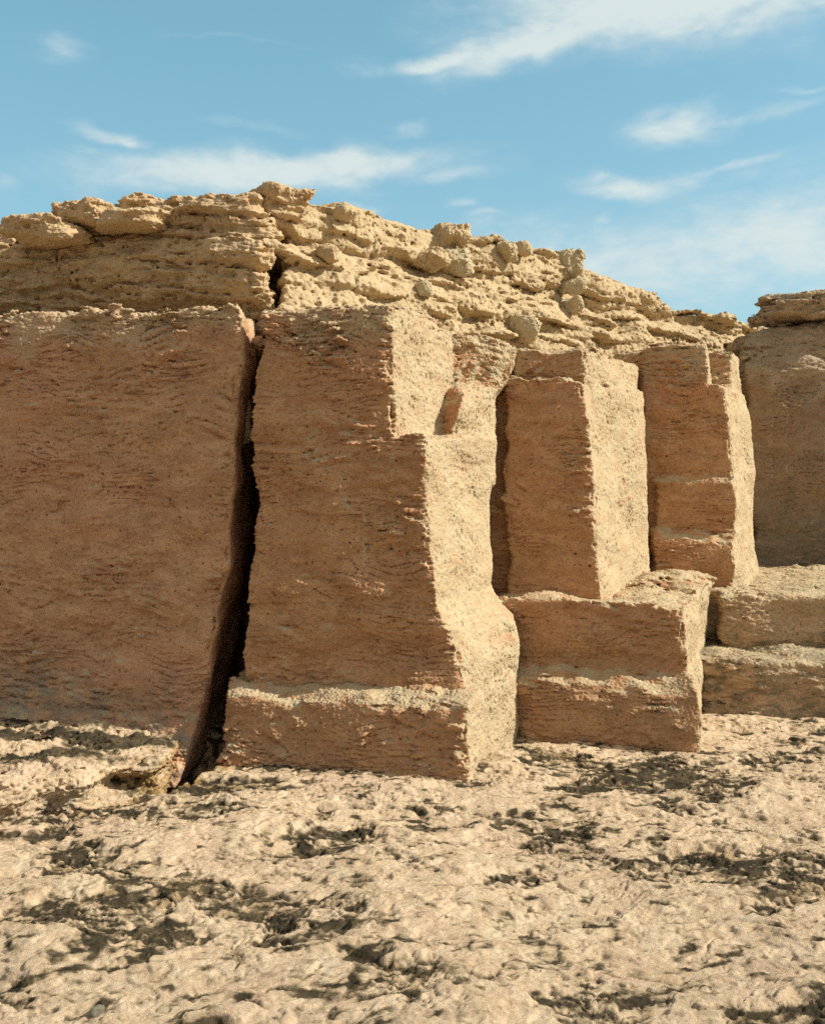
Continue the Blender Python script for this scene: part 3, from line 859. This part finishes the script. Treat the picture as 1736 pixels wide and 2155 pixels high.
# ------------------------------------------------------------------ stepped ledges at the right
lA = Piece([(-.2, [('x', 1.90, 6.32), ('x', 5.2, 5.62), ('x', 5.2, 9.6), ('x', 2.0, 9.6)]), (.4, [('x', 1.92, 6.38), ('x', 5.2, 5.68), ('x', 5.2, 9.6), ('x', 2.0, 9.6)])], None, .385, .045)
o = rock("rock_ledge", union([lA]), (1.75, 5.55, -0.12), (4.6, 9.0, .52), 0.0135, M_LEDGE, relief_hewn, fine_hewn, s=6)
tag(o, 'lowest rock ledge resting on the ground right of the two-tier base', 'rock ledge', 'stepped rock ledges')
lB = Piece([(.2, [(1521, 6.80), ('x', 5.2, 6.1), ('x', 5.2, 9.6), ('x', 2.6, 9.6)]), (.8, [(1518, 6.86), ('x', 5.2, 6.16), ('x', 5.2, 9.6), ('x', 2.6, 9.6)])], None, .745, .045)
lB2 = Piece([(.2, [('x', 2.0, 7.08), ('x', 2.6, 7.0), ('x', 2.9, 9.6), ('x', 2.0, 9.6)]), (.8, [('x', 2.0, 7.10), ('x', 2.6, 7.04), ('x', 2.9, 9.6), ('x', 2.0, 9.6)])], None, .74, .035)
o = rock("rock_ledge", union([lB, lB2]), (1.95, 6.0, 0.25), (4.9, 9.5, .9), 0.0135, M_LEDGE, relief_hewn, fine_hewn, s=7)
tag(o, 'upper rock ledge stepping up toward the far shaded wall', 'rock ledge', 'stepped rock ledges')

# ------------------------------------------------------------------ far wall at the right
def relief_far(p, g, s=0):
    d = relief_hewn(p, g, s)
    o_, lip, j_ = bedding(p, 0.16, 3)
    w = sstep(p[:, 2], 2.4, 2.75)
    d += w * (-0.03 * o_ - 0.04 * lip + 0.03)
    # shallow carved groove bent like a bow
    u = p[:, 0] - 3.95
    curve = 0.10 * ((p[:, 2] - 1.95) / 0.45)**2 - 0.06
    g_ = np.abs(u - curve)
    d += 0.028 * (1 - sstep(g_, 0.006, 0.03)) * sstep(p[:, 2], 1.45, 1.55) * (1 - sstep(p[:, 2], 2.4, 2.5))
    for gx, z0, z1 in ((3.42, 1.5, 2.3), (3.55, 1.7, 2.35)):
        d += 0.015 * (1 - sstep(np.abs(p[:, 0] - gx), 0.006, 0.03)) * sstep(p[:, 2], z0, z0 + .1) * (1 - sstep(p[:, 2], z1 - .1, z1))
    return d


fw = Piece([(.4, [(1596, 8.95), ('x', 8, 8.2), ('x', 8, 12), ('x', 3.8, 12)]), (1.2, [(1580, 9.0), ('x', 8, 8.25), ('x', 8, 12), ('x', 3.7, 12)]),
            (2.6, [(1567, 9.02), ('x', 8, 8.3), ('x', 8, 12), ('x', 3.6, 12)]), (3.2, [(1580, 9.3), ('x', 8, 8.6), ('x', 8, 12), ('x', 3.8, 12)])], None, 3.06, .06,
           top=lambda X, Y: 2.98 + 0.10 * sstep(X, 3.3, 4.2) + 0 * Y)
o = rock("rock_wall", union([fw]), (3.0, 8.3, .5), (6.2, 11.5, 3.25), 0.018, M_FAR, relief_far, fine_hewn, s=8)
tag(o, 'far shaded greyish brown wall with a faint bow-shaped groove cut in its face', 'rock wall')

# ------------------------------------------------------------------ weathered caprock
def prof(z, zs, vs):
    return np.interp(z, zs, vs).astype(np.float32)


class CapLeft:
    def sdf(self, X, Y, Z):
        z = Z[0, 0, :]
        off = prof(z, [2.40, 2.55, 2.66, 2.74, 3.0, 3.12, 3.18, 3.30, 3.45, 3.6], [.16, .18, .14, .03, -.02, .05, .08, .00, .03, .10])
        # front runs from (-4, 6.55) to (-0.95, 5.98)
        nx, ny = -0.184, -0.983
        front = (X + 0.95) * nx + (Y - 5.93) * ny + off
        ang = math.radians(42)
        fx, fy = math.cos(ang) , -math.sin(ang)
        flank = (X + 0.93) * fx + (Y - 6.0) * fy + 0.6 * off
        d = smax(front, flank, 0.05)
        d = smax(d, X + 0.146 * (Y - 6.1) + 0.925 - 2.0 * np.clip(Y - 6.6, 0, .3), 0.03)
        zt = np.interp(X[:, 0, 0], [-4, -2.9, -2.5, -2.25, -1.6, -.8], [3.00, 3.12, 3.18, 3.26, 3.34, 3.40]).astype(np.float32)[:, None, None]
        return smax(d, Z - zt - 0.03 * (Y - 6.0), 0.05)


o = rock("caprock", CapLeft(), (-3.9, 5.6, 2.36), (-0.72, 7.6, 3.75), 0.0145, M_BROWN, relief_cap, fine_cap, s=0)
tag(o, 'shaded layered caprock lying on top of the broad wall left of the crack', 'caprock', 'weathered caprock beds')


class CapRight:
    def sdf(self, X, Y, Z):
        z = Z[0, 0, :]
        off = prof(z, [0, 2.40, 2.6, 2.75, 3.0, 3.10, 3.16, 3.3, 3.5, 3.7], [-.2, -.16, -.1, -.06, .0, .06, .10, .09, .14, .22])
        ang = math.radians(44.5)
        fx, fy = math.sin(ang), -math.cos(ang)
        flank = (X + 0.86) * fx + (Y - 6.06) * fy + off
        left = -0.868 - X - 0.146 * (Y - 6.1)
        front = -(Y - 6.02) + 0.3 * off + 0.1 * (X + .8)
        d = smax(smax(flank, left, 0.03), front, 0.05)
        d = np.maximum(d, X - 4.5)
        s = ((X + 0.86) + (Y - 6.06)) / 2
        zt = np.interp(s, [-.3, .1, .7, 1.3, 1.9, 2.5, 3.1, 3.6, 4.4, 6], [3.47, 3.46, 3.49, 3.51, 3.52, 3.50, 3.38, 3.32, 3.32, 3.32]).astype(np.float32)
        return smax(d, Z - zt, 0.05)


o = rock("caprock", CapRight(), (-1.0, 5.75, 2.3), (4.5, 11.8, 3.85), 0.0175, M_CAP, relief_cap, fine_cap, s=1)
tag(o, 'long sunlit yellowish caprock running back above the three buttresses', 'caprock', 'weathered caprock beds')

# ------------------------------------------------------------------ loose stones and slabs
def relief_stone(p, d0, s=0):
    d = 0.011 * noise(p, 0.20, 1 + s) + 0.007 * (0.8 - np.abs(noise(p, 0.09, 2 + s)))
    c = np.abs(noise(p, 0.12, 3 + s, (.5, .5, 2.2)))
    return d + 0.010 * (1 - sstep(c, 0, .3))


def relief_slab(p, d0, s=0):
    o_, lip, j_ = bedding(p, 0.05, 2 + s, 0.02, .3)
    return 0.007 * noise(p, 0.22, 1 + s, (1.3, 1.3, .8)) - 0.006 * o_ - 0.009 * lip + 0.006 - 0.006 * (0.8 - np.abs(noise(p, 0.08, 2 + s, (1.4, 1.4, .7))))


def fine_stone(p, N, s=0):
    return 0.004 * (0.8 - np.abs(noise(p, 0.035, 21 + s))) + 0.0015 * noise(p, 0.018, 23 + s)


class Chunk:
    """irregular block: a box shorn by a few planes"""
    def __init__(self, c, r, rz, seed, lo=.74, hi=.95):
        self.c, self.r, self.rz = c, r, rz
        rg = np.random.default_rng(seed)
        self.pl = []
        for _ in range(7):
            n = rg.standard_normal(3); n /= np.linalg.norm(n)
            self.pl.append((n, rg.uniform(lo, hi)))

    def sdf(self, X, Y, Z):
        ca, sa = math.cos(self.rz), math.sin(self.rz)
        x = ((X - self.c[0]) * ca + (Y - self.c[1]) * sa) / self.r[0]
        y = (-(X - self.c[0]) * sa + (Y - self.c[1]) * ca) / self.r[1]
        z = (Z - self.c[2]) / self.r[2]
        d = smax(smax(np.abs(x), np.abs(y), .2), np.abs(z), .2) - 1
        for n, o_ in self.pl:
            d = smax(d, n[0] * x + n[1] * y + n[2] * z - o_ * 1.05, .15)
        return d * min(self.r)


def stone(name, u, v, Y, w, hh, dd, label, cat, group, mat, seed, rz=0.0, relief=relief_stone, h=0.011):
    x = (u - 868) / FPX * Y
    z = EYE - (v - HOR) / FPX * Y
    rx, rz_, ry = w / FPX * Y / 2, hh / FPX * Y / 2, dd / 2
    c = (x, Y, z)
    sc = min(1.0, min(rx, ry, rz_) / .075)
    def rl(p, d, s_):
        return sc * relief(p, d, s_) if min(rx, ry, rz_) > .02 else 0.15 * min(rx, ry, rz_) * noise(p, 3 * min(rx, ry, rz_), 3)
    def fn(p, N, s_):
        return min(1, sc) * fine_stone(p, N, s_)
    m_ = max(.02, .08 * sc)
    R = max(rx, ry) * 1.1 + m_
    o = rock(name, Chunk(c, (rx, ry, rz_), rz, seed, *((.82, 1.05) if name == 'stone_slab' else (.74, .95))), (x - R, Y - R, z - rz_ - m_), (x + R, Y + R, z + rz_ + m_), min(h, min(rx, ry, rz_) / 5), mat, rl, fn, band=.08, s=seed % 12, div=True)
    return tag(o, label, cat, group)


def flank_y(u, back=0.0):
    """depth at which a sight line meets the flank of the long caprock"""
    t = (u - 868) / FPX
    # points on flank: X = -.86 + s, Y = 6.06 + 1.018 s
    s = (t * 6.06 + .86) / (1 - 1.018 * t)
    return 6.06 + 1.018 * s + back


GB = 'loose pale stones on the sunlit caprock'
for (u, v, w, hh, dd, back, seed, mat, label) in [
    (943, 497, 60, 52, .30, .10, 21, M_CAP, 'brown angular boulder on the skyline of the sunlit caprock, above a dark gap'),
    (962, 548, 58, 62, .24, -.02, 22, M_PALE, 'grey-white fluted boulder just below the brown skyline boulder'),
    (905, 543, 62, 40, .28, .0, 23, M_CAP, 'squat tan boulder left of the grey-white fluted one'),
    (1056, 528, 44, 40, .26, .08, 24, M_PALE, 'grey streaked boulder on the edge near the end of the upper skyline step'),
    (1085, 527, 36, 28, .26, .12, 25, M_CAP, 'small tan stone at the tip of the upper skyline step'),
    (1193, 560, 52, 58, .30, .06, 26, M_PALE, 'tallest white boulder standing up from the sloping skyline'),
    (1198, 602, 34, 30, .22, -.03, 27, M_PALE, 'small white stone directly under the tallest white boulder'),
    (1203, 640, 26, 34, .20, -.08, 28, M_PALE, 'small rounded buff stone low on the slope under the white stones'),
    (1106, 692, 46, 62, .24, -.22, 29, M_PALE, 'mottled whitish boulder beside the dark hollow above the middle buttress'),
    (888, 612, 40, 26, .20, -.02, 30, M_PALE, 'small white stone just above the nearest buttress top'),
    (722, 452, 56, 30, .26, .12, 31, M_CAP, 'knobbly tan boulder on the skyline right of the cap corner'),
    (690, 530, 34, 38, .16, -.02, 32, M_CAP, 'small tan stone set in the face right of the cap corner'),
]:
    stone("boulder", u, v, flank_y(u, back + .03), w, hh, dd, label, 'boulder', GB, mat, seed, rz=0.75)

stone("boulder", 513, 872, 5.86, 26, 110, .16, 'pale ragged chunk of rock wedged in the upper part of the black crack', 'boulder', None, M_PALE, 34, rz=0.3)
stone("boulder", 536, 722, 5.80, 18, 26, .10, 'small tan stone caught near the top of the black crack', 'boulder', None, M_CAP, 35, rz=0.5)

GS = 'flat slabs along the top of the caprock'
for (u, v, Y, w, hh, dd, seed, mat, rz, label) in [
    (195, 460, 6.14, 124, 46, .36, 41, M_BROWN, -.1, 'thick rounded slab on the left skyline, overhanging a dark crease'),
    (285, 466, 6.10, 134, 42, .42, 42, M_BROWN, -.2, 'pale sunlit slab tucked right of the thick rounded slab'),
    (110, 494, 6.14, 140, 46, .45, 57, M_BROWN, -.15, 'low flat slab at the left end of the skyline'),
    (345, 450, 6.4, 134, 40, .45, 44, M_BROWN, -.1, 'thin slab in the middle of the left skyline'),
    (440, 446, 6.35, 160, 42, .45, 45, M_BROWN, -.1, 'long thin slab between the middle of the skyline and the summit block'),
    (575, 440, 6.3, 126, 52, .50, 46, M_BROWN, .3, 'lumpy summit block at the highest corner of the caprock'),
    (1340, 628, 9.75, 66, 16, .35, 47, M_CAP, .7, 'thin flat slab jutting out over the sky low on the slope'),
    (1285, 610, 9.3, 76, 22, .35, 48, M_CAP, .7, 'short flat slab just above the thin one jutting over the sky'),
    (1720, 661, 9.25, 200, 34, .60, 49, M_FAR, -.1, 'lower of two flat slabs stacked on the far wall'),
    (1722, 634, 9.27, 196, 28, .60, 50, M_FAR, -.08, 'upper of two flat slabs stacked on the far wall'),
]:
    stone("stone_slab", u, v, Y, w, hh, dd, label, 'stone slab', GS, mat, seed, rz=rz, relief=relief_slab, h=0.0125)

for (u, v, w, hh, mat, seed, label) in [
    (204, 2130, 26, 20, M_FAR, 61, 'small rusty brown stone near the bottom edge of the rock floor'),
    (1121, 1914, 14, 9, M_PALE, 62, 'pale pebble in front of the nearest plinth corner'),
    (1465, 2420 * .868, 10, 8, M_PALE, 63, 'white shell-like pebble on the pale rock floor'),
]:
    Y = EYE * FPX / (v + hh * .3 - HOR)
    stone("pebble", u, v, Y, w, hh, w / FPX * Y, label, 'pebble', 'loose pebbles on the rock floor', mat, seed, h=0.004)
